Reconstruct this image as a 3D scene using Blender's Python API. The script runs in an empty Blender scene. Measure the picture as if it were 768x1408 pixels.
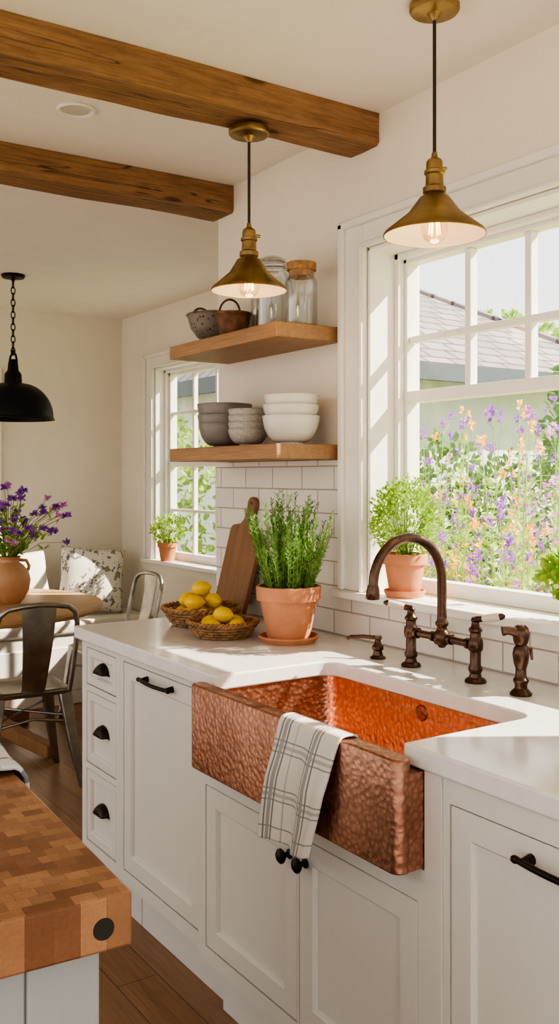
import bpy, bmesh, math, random
from mathutils import Vector, Matrix, noise
random.seed(7)
R=random.uniform
scene=bpy.context.scene
COL=scene.collection
pi=math.pi

# ------------------------------------------------------------------ materials
def nmat(name):
    m=bpy.data.materials.new(name); m.use_nodes=True
    nt=m.node_tree; nt.nodes.clear()
    out=nt.nodes.new('ShaderNodeOutputMaterial')
    b=nt.nodes.new('ShaderNodeBsdfPrincipled')
    nt.links.new(b.outputs[0],out.inputs[0])
    return m,nt,b,out
def N(nt,t,**k):
    n=nt.nodes.new(t)
    for a,v in k.items(): setattr(n,a,v)
    return n
def coords(nt,scale=(1,1,1),rot=(0,0,0),kind='Object'):
    tc=N(nt,'ShaderNodeTexCoord'); mp=N(nt,'ShaderNodeMapping')
    mp.inputs['Scale'].default_value=scale; mp.inputs['Rotation'].default_value=rot
    nt.links.new(tc.outputs[kind],mp.inputs[0]); return mp.outputs[0]
def ramp(nt,src,stops):
    r=N(nt,'ShaderNodeValToRGB'); e=r.color_ramp.elements
    while len(e)<len(stops): e.new(0.5)
    for i,(p,c) in enumerate(stops):
        e[i].position=p; e[i].color=(*c,1) if len(c)==3 else c
    nt.links.new(src,r.inputs[0]); return r.outputs[0]
def mixc(nt,fac,a,b,mode='MIX'):
    m=N(nt,'ShaderNodeMix',data_type='RGBA',blend_type=mode)
    for s,v in ((0,fac),(6,a),(7,b)):
        if isinstance(v,(int,float)): m.inputs[s].default_value=v
        elif isinstance(v,tuple): m.inputs[s].default_value=(*v,1)
        else: nt.links.new(v,m.inputs[s])
    return m.outputs[2]
def bumpn(nt,b,h,strength=.3,dist=.01):
    bp=N(nt,'ShaderNodeBump'); bp.inputs['Strength'].default_value=strength; bp.inputs['Distance'].default_value=dist
    nt.links.new(h,bp.inputs['Height']); nt.links.new(bp.outputs[0],b.inputs['Normal'])
def noisen(nt,vec,scale,detail=4,rough=.55,dist=0):
    n=N(nt,'ShaderNodeTexNoise'); n.inputs['Scale'].default_value=scale; n.inputs['Detail'].default_value=detail
    n.inputs['Roughness'].default_value=rough; n.inputs['Distortion'].default_value=dist
    nt.links.new(vec,n.inputs['Vector']); return n.outputs['Fac']
def simple(name,c,rough=.5,metal=0,var=.08,vs=6,bump=0,bs=60,coat=0,bd=.002):
    m,nt,b,o=nmat(name)
    v=coords(nt); f=noisen(nt,v,vs)
    c2=tuple(max(0,x*(1-var)) for x in c); c1=tuple(min(1,x*(1+var*.6)) for x in c)
    nt.links.new(ramp(nt,f,[(.3,c2),(.7,c1)]),b.inputs['Base Color'])
    b.inputs['Roughness'].default_value=rough; b.inputs['Metallic'].default_value=metal
    b.inputs['Coat Weight'].default_value=coat
    if bump: bumpn(nt,b,noisen(nt,v,bs,3),bump,bd)
    return m
def wood(name,c1,c2,axis=1,scale=1.0,rough=.5,crack=False,bump=.25,dist=.3,fine=.4):
    m,nt,b,o=nmat(name)
    s=[14*scale]*3; s[axis]=.7*scale
    v=coords(nt,tuple(s)); 
    f=noisen(nt,v,2.2,6,.6,dist)
    s2=[90*scale]*3; s2[axis]=3*scale
    v2=coords(nt,tuple(s2)); f2=noisen(nt,v2,2,3,.6)
    big=noisen(nt,coords(nt),2.5,2)
    mid=tuple((a+d)/2 for a,d in zip(c1,c2))
    col=ramp(nt,f,[(.28,c2),(.48,mid),(.66,c1)])
    col=mixc(nt,fine,col,ramp(nt,f2,[(.38,c2),(.62,c1)]))
    col=mixc(nt,.3,col,ramp(nt,big,[(.35,mid),(.65,c1)]))
    if crack:
        s3=[9]*3; s3[axis]=.45
        f3=noisen(nt,coords(nt,tuple(s3)),1.6,3,.5,.2)
        line=ramp(nt,f3,[(.488,(1,1,1)),(.4965,(.08,.05,.03)),(.505,(1,1,1))])
        col=mixc(nt,.85,col,line,'MULTIPLY')
        kn=N(nt,'ShaderNodeTexVoronoi'); kn.inputs['Scale'].default_value=1.0
        nt.links.new(coords(nt,(2.6,6,6)),kn.inputs['Vector'])
        col=mixc(nt,.85,col,ramp(nt,kn.outputs['Distance'],[(.0,(.2,.13,.08)),(.08,(.4,.3,.22)),(.13,(1,1,1))]),'MULTIPLY')
        g2=noisen(nt,coords(nt,(3,12,12)),3,5,.7)
        col=mixc(nt,.5,col,ramp(nt,g2,[(.35,(.46,.42,.38)),(.6,(1,1,1))]),'MULTIPLY')
    nt.links.new(col,b.inputs['Base Color'])
    b.inputs['Roughness'].default_value=rough
    bumpn(nt,b,f2,bump,.003)
    return m
def leafmat(name,c1,c2,trans=.45):
    m,nt,b,o=nmat(name)
    f=noisen(nt,coords(nt),30,2)
    col=ramp(nt,f,[(.3,c1),(.7,c2)])
    nt.links.new(col,b.inputs['Base Color']); b.inputs['Roughness'].default_value=.5
    t=N(nt,'ShaderNodeBsdfTranslucent'); nt.links.new(col,t.inputs[0])
    mx=N(nt,'ShaderNodeMixShader'); mx.inputs[0].default_value=trans
    nt.links.new(b.outputs[0],mx.inputs[1]); nt.links.new(t.outputs[0],mx.inputs[2]); nt.links.new(mx.outputs[0],o.inputs[0])
    return m
def glassmat(name,tint=(.96,.98,.98),refl=.06,edge=.5):
    m,nt,b,o=nmat(name); nt.nodes.remove(b)
    t=N(nt,'ShaderNodeBsdfTransparent'); t.inputs[0].default_value=(*tint,1)
    g=N(nt,'ShaderNodeBsdfGlossy'); g.inputs['Roughness'].default_value=.03
    lw=N(nt,'ShaderNodeLayerWeight'); lw.inputs[0].default_value=.35
    mr=N(nt,'ShaderNodeMapRange'); mr.inputs[3].default_value=refl; mr.inputs[4].default_value=edge
    nt.links.new(lw.outputs['Facing'],mr.inputs[0])
    mx=N(nt,'ShaderNodeMixShader'); nt.links.new(mr.outputs[0],mx.inputs[0])
    nt.links.new(t.outputs[0],mx.inputs[1]); nt.links.new(g.outputs[0],mx.inputs[2]); nt.links.new(mx.outputs[0],o.inputs[0])
    return m
def brick(nt,vec,w,h,mortar,c1,c2,cm,off=.5,bias=0):
    t=N(nt,'ShaderNodeTexBrick'); t.offset=off
    t.inputs['Scale'].default_value=1; t.inputs['Brick Width'].default_value=w; t.inputs['Row Height'].default_value=h
    t.inputs['Mortar Size'].default_value=mortar; t.inputs['Mortar Smooth'].default_value=.3; t.inputs['Bias'].default_value=bias
    t.inputs['Color1'].default_value=(*c1,1); t.inputs['Color2'].default_value=(*c2,1); t.inputs['Mortar'].default_value=(*cm,1)
    nt.links.new(vec,t.inputs['Vector']); return t
def swz(nt,order,kind='Object'):
    tc=N(nt,'ShaderNodeTexCoord'); s=N(nt,'ShaderNodeSeparateXYZ'); c=N(nt,'ShaderNodeCombineXYZ')
    nt.links.new(tc.outputs[kind],s.inputs[0])
    for i,a in enumerate(order): nt.links.new(s.outputs['xyz'.index(a)],c.inputs[i])
    return c.outputs[0]

M={}
M['wall']=simple('wall_paint',(.81,.75,.65),.85,var=.02,bump=.05,bs=180)
M['ceil']=simple('ceiling_paint',(.86,.815,.735),.9,var=.02,bump=.04,bs=150)
M['trim']=simple('trim_paint',(.83,.805,.755),.4,var=.015)
M['cab']=simple('cabinet_paint',(.66,.635,.59),.42,var=.02,vs=3)
M['quartz']=simple('white_quartz',(.72,.70,.68),.14,var=.05,vs=25)
M['dark']=simple('dark_gap',(.03,.028,.025),.8)
M['bronze']=simple('oil_rubbed_bronze',(.125,.075,.055),.30,.9,var=.35,vs=30)
M['blackmetal']=simple('black_iron',(.018,.016,.015),.4,.6,var=.3)
M['pullmetal']=simple('dark_bronze_pull',(.04,.03,.024),.35,.8,var=.3)
M['brass']=simple('aged_brass',(.40,.285,.135),.38,1,var=.4,vs=14,bump=.08,bs=80)
M['lining']=simple('shade_lining',(.78,.75,.68),.4,.0,var=.04)
M['lens']=simple('downlight_lens',(.62,.58,.52),.5)
M['cord']=simple('braided_cord',(.05,.04,.03),.9,bump=.6,bs=400)
M['steel']=simple('galvanized_steel',(.40,.385,.36),.34,1,var=.3,vs=12)
M['terra']=simple('terracotta',(.58,.25,.13),.75,var=.2,vs=9,bump=.12,bs=120)
M['terra2']=simple('glazed_clay_vase',(.60,.33,.18),.5,var=.2,vs=7)
M['soil']=simple('soil',(.05,.03,.02),.95,var=.5,vs=60,bump=1,bs=90)
M['porc']=simple('white_porcelain',(.72,.69,.64),.15,var=.03,coat=.4)
M['greybowl']=simple('grey_stoneware',(.25,.23,.21),.4,var=.15,vs=25,coat=.2)
M['specbowl']=simple('speckled_stoneware',(.45,.42,.38),.4,var=.3,vs=160)
M['cork']=simple('cork',(.46,.26,.12),.85,var=.35,vs=70,bump=.4)
M['wicker']=simple('wicker',(.36,.20,.09),.65,var=.45,vs=35,bump=.4,bs=160)
M['lemon']=simple('lemon_peel',(.86,.57,.03),.42,var=.12,vs=10,bump=.3,bs=220)
M['lever']=simple('porcelain_lever',(.66,.58,.48),.2)
M['island']=simple('island_paint',(.36,.38,.385),.5,var=.04)
M['glass']=glassmat('window_glass',(.985,.99,.99),.01,.09)
M['jar']=glassmat('jar_glass',(.97,.98,.975),.06,.7)
M['bulb']=glassmat('bulb_glass',(1,.95,.86),.05,.6)
M['cushion']=simple('linen_cushion',(.70,.66,.59),.95,var=.06,bump=.2,bs=200)
M['bench']=simple('bench_paint',(.76,.74,.69),.5,var=.02)
M['rose']=leafmat('rosemary_leaf',(.10,.25,.06),(.30,.47,.15),.35)
M['oreg']=leafmat('oregano_leaf',(.22,.40,.06),(.48,.62,.16),.45)
M['leaf']=leafmat('garden_leaf',(.22,.37,.08),(.52,.63,.20),.5)
M['hedge']=leafmat('hedge_leaf',(.10,.21,.05),(.28,.41,.12),.4)
M['stem']=simple('plant_stem',(.22,.34,.08),.7)
M['purple']=leafmat('purple_petal',(.28,.08,.50),(.50,.22,.72),.35)
M['pink']=leafmat('pink_petal',(.70,.28,.62),(.84,.50,.80),.35)
M['orange']=leafmat('orange_petal',(.92,.38,.06),(.95,.64,.18),.35)
M['siding']=simple('siding',(.74,.74,.72),.7)
M['gutter']=simple('gutter',(.09,.11,.12),.5)
M['beam']=wood('beam_wood',(.43,.245,.12),(.18,.088,.04),0,1.0,.7,True,.8)
M['shelf']=wood('shelf_oak',(.47,.28,.145),(.24,.125,.06),1,1.2,.5,fine=.5)
M['board']=wood('cutting_board_wood',(.34,.18,.085),(.15,.07,.032),2,1.5,.5)
M['table']=wood('table_oak',(.56,.37,.20),(.37,.22,.10),0,1,.4)
M['tableleg']=wood('table_leg_wood',(.40,.21,.09),(.22,.105,.045),2,1,.5)
def m_emis(name,c,s):
    m,nt,b,o=nmat(name)
    b.inputs['Base Color'].default_value=(*c,1); b.inputs['Emission Color'].default_value=(*c,1); b.inputs['Emission Strength'].default_value=s
    return m
M['fil']=m_emis('filament',(1,.36,.07),9)
def m_copper(name,c1,c2,rough,sc=78,bs=.3,dk=.55):
    m,nt,b,o=nmat(name)
    v=coords(nt)
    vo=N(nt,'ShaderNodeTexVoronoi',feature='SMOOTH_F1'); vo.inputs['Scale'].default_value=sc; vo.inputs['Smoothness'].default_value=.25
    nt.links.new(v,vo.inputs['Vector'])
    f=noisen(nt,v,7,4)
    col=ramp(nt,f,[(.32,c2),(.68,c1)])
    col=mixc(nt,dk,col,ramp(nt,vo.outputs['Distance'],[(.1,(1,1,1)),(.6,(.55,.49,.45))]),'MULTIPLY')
    nt.links.new(col,b.inputs['Base Color']); b.inputs['Metallic'].default_value=1; b.inputs['Roughness'].default_value=rough
    bumpn(nt,b,vo.outputs['Distance'],bs,.0045)
    return m
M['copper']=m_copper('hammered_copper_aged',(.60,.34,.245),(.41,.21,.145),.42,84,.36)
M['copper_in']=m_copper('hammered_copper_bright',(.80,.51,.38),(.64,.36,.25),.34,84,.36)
def m_tile():
    m,nt,b,o=nmat('subway_tile'); v=swz(nt,'yzx')
    t=brick(nt,v,.18,.0765,.0026,(.75,.69,.63),(.82,.77,.71),(.45,.39,.34))
    nt.links.new(t.outputs[0],b.inputs['Base Color']); b.inputs['Roughness'].default_value=.12
    inv=N(nt,'ShaderNodeMath',operation='SUBTRACT'); inv.inputs[0].default_value=1; nt.links.new(t.outputs['Fac'],inv.inputs[1])
    wob=noisen(nt,coords(nt),14,2)
    ad=N(nt,'ShaderNodeMath',operation='MULTIPLY_ADD'); ad.inputs[1].default_value=.6
    nt.links.new(wob,ad.inputs[0]); nt.links.new(inv.outputs[0],ad.inputs[2])
    bumpn(nt,b,ad.outputs[0],.6,.005); return m
M['tile']=m_tile()
def m_floor():
    m,nt,b,o=nmat('oak_floor'); v=swz(nt,'yxz')
    t=brick(nt,v,1.5,.125,.0015,(.37,.21,.11),(.27,.145,.072),(.07,.035,.02),.37)
    g=noisen(nt,coords(nt,(26,1.6,1)),2,6,.65,.8)
    col=mixc(nt,.6,t.outputs[0],ramp(nt,g,[(.3,(.42,.38,.34)),(.7,(1,1,1))]),'MULTIPLY')
    nt.links.new(col,b.inputs['Base Color']); b.inputs['Roughness'].default_value=.38
    bumpn(nt,b,g,.15,.003); return m
M['floor']=m_floor()
def m_butcher(name,order,w,h,off):
    m,nt,b,o=nmat(name); v=swz(nt,order)
    t=brick(nt,v,w,h,.0003,(.46,.25,.135),(.225,.10,.052),(.18,.085,.05),off)
    g=noisen(nt,coords(nt,(60,60,60)),3,4)
    big=noisen(nt,coords(nt),9,2)
    col=mixc(nt,.35,t.outputs[0],ramp(nt,g,[(.3,(.55,.5,.48)),(.7,(1,1,1))]),'MULTIPLY')
    col=mixc(nt,.4,col,ramp(nt,big,[(.35,(.6,.5,.45)),(.65,(1,1,1))]),'MULTIPLY')
    nt.links.new(col,b.inputs['Base Color']); b.inputs['Roughness'].default_value=.30; return m
M['butch_top']=m_butcher('butcher_end_grain','xyz',.028,.022,.5)
M['butch_side']=m_butcher('butcher_side_grain','xzy',.032,3,0)
M['butch_side2']=m_butcher('butcher_side_grain_long','yzx',.052,3,0)
def m_roof():
    m,nt,b,o=nmat('roof_shingles')
    v=swz(nt,'xyz')
    t=brick(nt,v,.35,.22,.02,(.34,.29,.28),(.23,.20,.195),(.10,.085,.085))
    nt.links.new(t.outputs[0],b.inputs['Base Color']); b.inputs['Roughness'].default_value=.9; return m
M['roof']=m_roof()
def m_stripe(name,us,vs,base=(.80,.76,.69),dark=(.10,.10,.11),st=.8):
    m,nt,b,o=nmat(name)
    tc=N(nt,'ShaderNodeTexCoord'); s=N(nt,'ShaderNodeSeparateXYZ'); nt.links.new(tc.outputs['UV'],s.inputs[0])
    acc=None
    for ax,lst in ((0,us),(1,vs)):
        for p,w,*q in lst:
            c=N(nt,'ShaderNodeMath',operation='COMPARE'); c.inputs[1].default_value=p; c.inputs[2].default_value=w
            nt.links.new(s.outputs[ax],c.inputs[0]); co_=c.outputs[0]
            if q:
                mm=N(nt,'ShaderNodeMath',operation='MULTIPLY'); mm.inputs[1].default_value=q[0]; nt.links.new(co_,mm.inputs[0]); co_=mm.outputs[0]
            if acc is None: acc=co_
            else:
                a=N(nt,'ShaderNodeMath',operation='MAXIMUM'); nt.links.new(acc,a.inputs[0]); nt.links.new(co_,a.inputs[1]); acc=a.outputs[0]
    mu=N(nt,'ShaderNodeMath',operation='MULTIPLY'); mu.inputs[1].default_value=st; nt.links.new(acc,mu.inputs[0])
    nt.links.new(mixc(nt,mu.outputs[0],base,dark),b.inputs['Base Color']); b.inputs['Roughness'].default_value=.95
    bumpn(nt,b,noisen(nt,coords(nt),500,2),.3,.001); return m
M['towel']=m_stripe('striped_linen',[(.08,.012),(.14,.026,.7),(.20,.012),(.34,.008,.5),(.62,.010),(.68,.026,.7),(.74,.010)],[(.22,.004,.8),(.25,.009,.5),(.28,.004,.8),(.48,.004,.8),(.51,.009,.5),(.54,.004,.8),(.73,.004,.8),(.76,.009,.5),(.79,.004,.8),(.93,.004,.8)],(.66,.62,.56),(.14,.145,.16),.85)
M['towel2']=m_stripe('striped_cloth',[(.15,.02),(.3,.02),(.45,.02),(.6,.02),(.75,.02),(.9,.02)],[(.2,.02),(.5,.02),(.8,.02)],(.62,.62,.64),(.15,.17,.2))
def m_floral():
    m,nt,b,o=nmat('floral_fabric'); v=coords(nt)
    f=noisen(nt,v,11,3,.5,1.0); f2=noisen(nt,v,40,2,.5,.5)
    mu=N(nt,'ShaderNodeMath',operation='MULTIPLY'); nt.links.new(f,mu.inputs[0]); nt.links.new(f2,mu.inputs[1])
    col=ramp(nt,mu.outputs[0],[(.29,(.74,.70,.62)),(.31,(.12,.17,.19)),(.38,(.36,.32,.18))])
    nt.links.new(col,b.inputs['Base Color']); b.inputs['Roughness'].default_value=.95; return m
M['floral']=m_floral()
def m_enamel():
    m,nt,b,o=nmat('speckled_enamel'); v=coords(nt)
    vo=N(nt,'ShaderNodeTexVoronoi'); vo.inputs['Scale'].default_value=60; nt.links.new(v,vo.inputs['Vector'])
    col=ramp(nt,vo.outputs['Distance'],[(.16,(.07,.055,.045)),(.32,(.27,.235,.20))])
    nt.links.new(col,b.inputs['Base Color']); b.inputs['Roughness'].default_value=.35; b.inputs['Metallic'].default_value=.3; return m
M['enamel']=m_enamel()
M['rust']=simple('rustic_clay',(.19,.09,.045),.6,var=.6,vs=28,bump=.4,bs=60)
def m_grass():
    m,nt,b,o=nmat('lawn'); f=noisen(nt,coords(nt),4,6)
    nt.links.new(ramp(nt,f,[(.3,(.20,.30,.07)),(.7,(.42,.50,.15))]),b.inputs['Base Color']); b.inputs['Roughness'].default_value=1; return m
M['grass']=m_grass()

# ------------------------------------------------------------------ geometry
class G:
    def __init__(s): s.v=[]; s.f=[]; s.m=[]
    def add(s,vs,fs,mi=0,X=None):
        o=len(s.v)
        for p in vs:
            p=Vector(p); s.v.append(X@p if X else p)
        for f in fs: s.f.append([o+i for i in f]); s.m.append(mi)
        return s
    def box(s,x0,x1,y0,y1,z0,z1,mi=0,X=None):
        vs=[(x,y,z) for x in (x0,x1) for y in (y0,y1) for z in (z0,z1)]
        return s.add(vs,[(0,1,3,2),(4,6,7,5),(0,4,5,1),(2,3,7,6),(0,2,6,4),(1,5,7,3)],mi,X)
    def loft(s,loops,mi=0,cap0=True,cap1=True,X=None):
        n=len(loops[0]); vs=[p for l in loops for p in l]; fs=[]
        for i in range(len(loops)-1):
            for j in range(n):
                k=(j+1)%n; fs.append((i*n+j,i*n+k,(i+1)*n+k,(i+1)*n+j))
        if cap0: fs.append(tuple(range(n-1,-1,-1)))
        if cap1: fs.append(tuple((len(loops)-1)*n+i for i in range(n)))
        return s.add(vs,fs,mi,X)
    def lathe(s,prof,seg=32,c=(0,0,0),mi=0,X=None,closed=False):
        loops=[]
        for r,z in prof:
            r=max(r,.0002)
            loops.append([(c[0]+r*math.cos(2*pi*j/seg),c[1]+r*math.sin(2*pi*j/seg),c[2]+z) for j in range(seg)])
        if closed: loops.append(loops[0]); return s.loft(loops,mi,False,False,X)
        return s.loft(loops,mi,prof[0][0]<.001,prof[-1][0]<.001,X)
    def tube(s,pts,r,seg=8,mi=0,closed=False,X=None):
        pts=[Vector(p) for p in pts]; n=len(pts); loops=[]
        t0=(pts[1]-pts[0]).normalized()
        up=Vector((0,0,1)) if abs(t0.z)<.9 else Vector((1,0,0))
        nrm=(up-t0*up.dot(t0)).normalized()
        for i,p in enumerate(pts):
            if closed: t=(pts[(i+1)%n]-pts[i-1]).normalized()
            elif i==0: t=t0
            elif i==n-1: t=(pts[-1]-pts[-2]).normalized()
            else: t=(pts[i+1]-pts[i-1]).normalized()
            nrm=nrm-t*nrm.dot(t)
            nrm=nrm.normalized() if nrm.length>1e-6 else Vector((1,0,0))
            bn=t.cross(nrm)
            rr=r[i] if isinstance(r,(list,tuple)) else r
            loops.append([p+(nrm*math.cos(2*pi*j/seg)+bn*math.sin(2*pi*j/seg))*rr for j in range(seg)])
        if closed: loops.append(loops[0]); return s.loft(loops,mi,False,False,X)
        return s.loft(loops,mi,True,True,X)
    def ball(s,c,r,seg=16,mi=0,X=None):
        if isinstance(r,(int,float)): r=(r,r,r)
        loops=[]
        m=max(4,seg//2)
        for i in range(m+1):
            a=-pi/2+pi*i/m; q=max(math.cos(a),.01)
            loops.append([(c[0]+r[0]*q*math.cos(2*pi*j/seg),c[1]+r[1]*q*math.sin(2*pi*j/seg),c[2]+r[2]*math.sin(a)) for j in range(seg)])
        return s.loft(loops,mi,True,True,X)
    def leaf(s,p,d,w,l,mi=0,hexa=True,side=None):
        d=Vector(d).normalized(); p=Vector(p)
        if side is None:
            side=d.cross(Vector((R(-1,1),R(-1,1),R(-1,1))))
            if side.length<1e-3: side=d.orthogonal()
        side=side.normalized()*w*.5
        if hexa: vs=[p,p+d*l*.3+side*.85,p+d*l*.7+side*.8,p+d*l,p+d*l*.7-side*.8,p+d*l*.3-side*.85]
        else: vs=[p,p+d*l*.45+side,p+d*l,p+d*l*.45-side]
        return s.add(vs,[tuple(range(len(vs)))],mi)
    def prism(s,poly,z0,z1,mi=0,X=None):
        return s.loft([[(x,y,z0) for x,y in poly],[(x,y,z1) for x,y in poly]],mi,True,True,X)
    def obj(s,name,mats,parent=None,loc=(0,0,0),rot=(0,0,0),bevel=0,fix=True,angle=38,seg=2,sub=0):
        me=bpy.data.meshes.new(name); me.from_pydata([tuple(v) for v in s.v],[],s.f)
        if not isinstance(mats,(list,tuple)): mats=[mats]
        for m in mats: me.materials.append(M[m] if isinstance(m,str) else m)
        me.polygons.foreach_set('material_index',s.m)
        if fix:
            bm=bmesh.new(); bm.from_mesh(me); bmesh.ops.recalc_face_normals(bm,faces=bm.faces); bm.to_mesh(me); bm.free()
            me.polygons.foreach_set('use_smooth',[True]*len(me.polygons)); me.set_sharp_from_angle(angle=math.radians(angle))
        o=bpy.data.objects.new(name,me); COL.objects.link(o)
        if parent: o.parent=parent
        o.location=loc; o.rotation_euler=rot
        if bevel:
            b=o.modifiers.new('bevel','BEVEL'); b.width=bevel; b.segments=seg; b.limit_method='ANGLE'; b.angle_limit=math.radians(40); b.harden_normals=False
        return o
def tag(o,label,cat,**k):
    o['label']=label; o['category']=cat
    for a,v in k.items(): o[a]=v
    return o
def thing(name,label,cat,loc=(0,0,0),rz=0,**k):
    e=bpy.data.objects.new(name,None); e.empty_display_size=.05; COL.objects.link(e)
    e.location=loc; e.rotation_euler=(0,0,rz); return tag(e,label,cat,**k)
def struct(o,label,cat): return tag(o,label,cat,kind='structure')
def copytree(o,parent=None):
    n=o.copy(); COL.objects.link(n)
    if parent: n.parent=parent
    for c in list(o.children): copytree(c,n)
    return n
def rrect(x0,x1,y0,y1,r,z,n=5):
    pts=[]
    for cx,cy,a in ((x1-r,y1-r,0),(x0+r,y1-r,90),(x0+r,y0+r,180),(x1-r,y0+r,270)):
        for i in range(n+1):
            t=math.radians(a+90*i/n); pts.append((cx+r*math.cos(t),cy+r*math.sin(t),z))
    return pts

# ------------------------------------------------------------------ room shell
CZ=2.515
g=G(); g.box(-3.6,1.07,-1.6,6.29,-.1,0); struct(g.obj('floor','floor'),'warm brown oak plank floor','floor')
g=G(); g.prism([(-3.6,-1.6),(.2,-1.6),(.2,3.127),(.98,3.127),(1.07,4.2),(1.07,6.29),(-3.6,6.29)],CZ,CZ+.12); struct(g.obj('ceiling','ceil'),'smooth warm white plaster ceiling','ceiling')
WY0,WY1,WZ0,WZ1=.87,2.27,1.065,2.12
g=G()
g.box(0,.2,-1.6,3.187,0,WZ0-.025); g.box(0,.2,-1.6,3.187,WZ1,CZ); g.box(0,.2,WY1,3.187,WZ0-.025,WZ1); g.box(0,.2,-1.6,WY0,WZ0-.025,WZ1)
g.box(.2,.98,3.127,3.187,0,CZ)
struct(g.obj('wall_right','wall'),'cream painted kitchen wall around the large window','wall')
NY0,NY1,NZ0,NZ1=4.5,5.618,.88,2.127
NX=.92
g=G(); g.box(NX,NX+.06,3.187,4.25,0,CZ); g.box(NX,NX+.15,4.25,6.14,0,NZ0-.02); g.box(NX,NX+.15,4.25,6.14,NZ1,CZ); g.box(NX,NX+.15,4.25,NY0,NZ0-.02,NZ1); g.box(NX,NX+.15,NY1,6.14,NZ0-.02,NZ1)
struct(g.obj('wall_nook','wall'),'cream wall of the dining nook around its window','wall')
g=G(); g.box(-3.6,NX+.15,6.14,6.29,0,CZ); struct(g.obj('wall_back','wall'),'plain cream far wall of the dining nook','wall')
g=G(); g.box(-3.6,NX,6.122,6.14,0,.12); struct(g.obj('baseboard_back','trim',bevel=.004),'white painted baseboard','baseboard')

def window(n,X,y0,y1,z0,z1,fx,label,cols,rows_z,rail,fw=.04,mw=.018,low_cols=()):
    w=thing('window_%d'%n,label,'window',(X,(y0+y1)/2,z0)); w['kind']='structure'
    L=lambda x0,x1,a,b,c,d:(x0-X,x1-X,a-(y0+y1)/2,b-(y0+y1)/2,c-z0,d-z0)
    g=G(); cw=.11; ct=.09
    g.box(*L(X-.022,X,y1,y1+cw,z0,z1+ct)); g.box(*L(X-.022,X,y0-cw,y0,z0,z1+ct)); g.box(*L(X-.022,X,y0,y1,z1,z1+ct))
    g.box(*L(X-.036,X-.02,y1+cw-.025,y1+cw,z0,z1+ct)); g.box(*L(X-.036,X-.02,y0-cw,y0-cw+.025,z0,z1+ct))
    g.box(*L(X-.036,X-.02,y0-cw,y1+cw,z1+ct-.022,z1+ct+.003))
    g.box(*L(X-.03,X-.02,y1,y1+.014,z0,z1+.014)); g.box(*L(X-.03,X-.02,y0,y1,z1,z1+.014))
    g.obj('casing','trim',w,bevel=.005)
    g=G()
    g.box(*L(X-.045,X,y0-cw-.02,y1+cw+.02,z0-.025,z0)); g.box(*L(X,fx+.05,y0+.0005,y1-.0005,z0-.025,z0))
    g.obj('window_sill','trim',w,bevel=.004)
    g=G(); g.box(*L(X-.002,fx,y1-.012,y1-.0005,z0,z1)); g.box(*L(X-.002,fx,y0+.0005,y0+.012,z0,z1)); g.box(*L(X-.002,fx,y0,y1,z1-.012,z1-.0005))
    g.box(*L(fx-.025,fx,y1-.03,y1-.012,z0,z1-.012)); g.box(*L(fx-.025,fx,y0,y1,z1-.03,z1-.012))
    g.obj('jamb','trim',w,bevel=.002)
    g=G()
    g.box(*L(fx,fx+.05,y1-fw,y1-.001,z0,z1)); g.box(*L(fx,fx+.05,y0+.001,y0+fw,z0,z1)); g.box(*L(fx,fx+.05,y0,y1,z1-fw,z1-.001)); g.box(*L(fx,fx+.05,y0,y1,z0,z0+fw))
    g.box(*L(fx,fx+.045,y0+fw,y1-fw,rail-.018,rail+.018))
    for c in cols: g.box(*L(fx+.008,fx+.038,c-mw/2,c+mw/2,rail,z1-fw))
    for c in low_cols: g.box(*L(fx+.008,fx+.038,c-mw/2,c+mw/2,z0+fw,rail))
    for r in rows_z: g.box(*L(fx+.010,fx+.036,y0+fw,y1-fw,r-mw/2,r+mw/2))
    g.obj('sash','trim',w,bevel=.003)
    g=G(); g.box(*L(fx+.021,fx+.025,y0+fw-.01,y1-fw+.01,z0+fw-.01,z1-fw+.01)); g.obj('glass_pane','glass',w)
window(1,0,WY0,WY1,WZ0,WZ1,.12,'large white painted kitchen window with divided upper panes',[1.975,1.75,1.525,1.30,1.08],[1.842],1.665,.042,.022)
window(2,NX,NY0,NY1,NZ0,NZ1,NX+.085,'white double hung window in the dining nook',[5.27,4.98,4.7],[1.83,1.20],1.50,.05,.02,[5.27,4.98,4.7])

g=G(); g.box(-.05,.06,6.105,6.14,0,2.12); g.box(-.9,.06,6.105,6.14,2.02,2.12); g.box(.035,.06,6.095,6.107,0,2.12)
struct(g.obj('trim_1','trim',bevel=.004),'white painted door casing on the far wall','trim')
g=G(); g.box(-.009,-.0002,2.403,3.187,.9155,1.4725); g.box(-.009,-.0002,.06,2.403,.9155,1.0395)
struct(g.obj('trim_2','tile',bevel=.001),'glossy white subway tile backsplash above the counter','tile backsplash')

def beam(y0,y1,seed,label):
    n=90; h=.098; x0,x1=-3.55,-.001; loops=[]
    for i in range(n+1):
        x=x0+(x1-x0)*i/n; a=noise.noise((x*1.7,seed,0))*.010; b=noise.noise((x*2.1,seed,5))*.010
        e=.008+.006*noise.noise((x*6,seed,9)); e2=.008+.006*noise.noise((x*7,seed,19))
        zb=CZ-h+b; Y0=y0+a; Y1=y1+noise.noise((x*1.9,seed,3))*.010
        loops.append([(x,Y0,CZ-.001),(x,Y0+.004*noise.noise((x*8,seed,2)),CZ-.05),(x,Y0,zb+e),(x,Y0+e,zb),(x,(Y0+Y1)/2,zb+.004*noise.noise((x*8,seed,7))),(x,Y1-e2,zb),(x,Y1,zb+e2),(x,Y1,CZ-.001)])
    g=G(); g.loft(loops); return tag(g.obj('ceiling_beam','beam',angle=30),label,'beam')
beam(2.21,2.365,1.3,'rough sawn brown timber beam under the ceiling, nearer the window')
beam(3.075,3.23,4.7,'rough sawn brown timber beam under the ceiling, nearer the dining nook')

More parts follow.
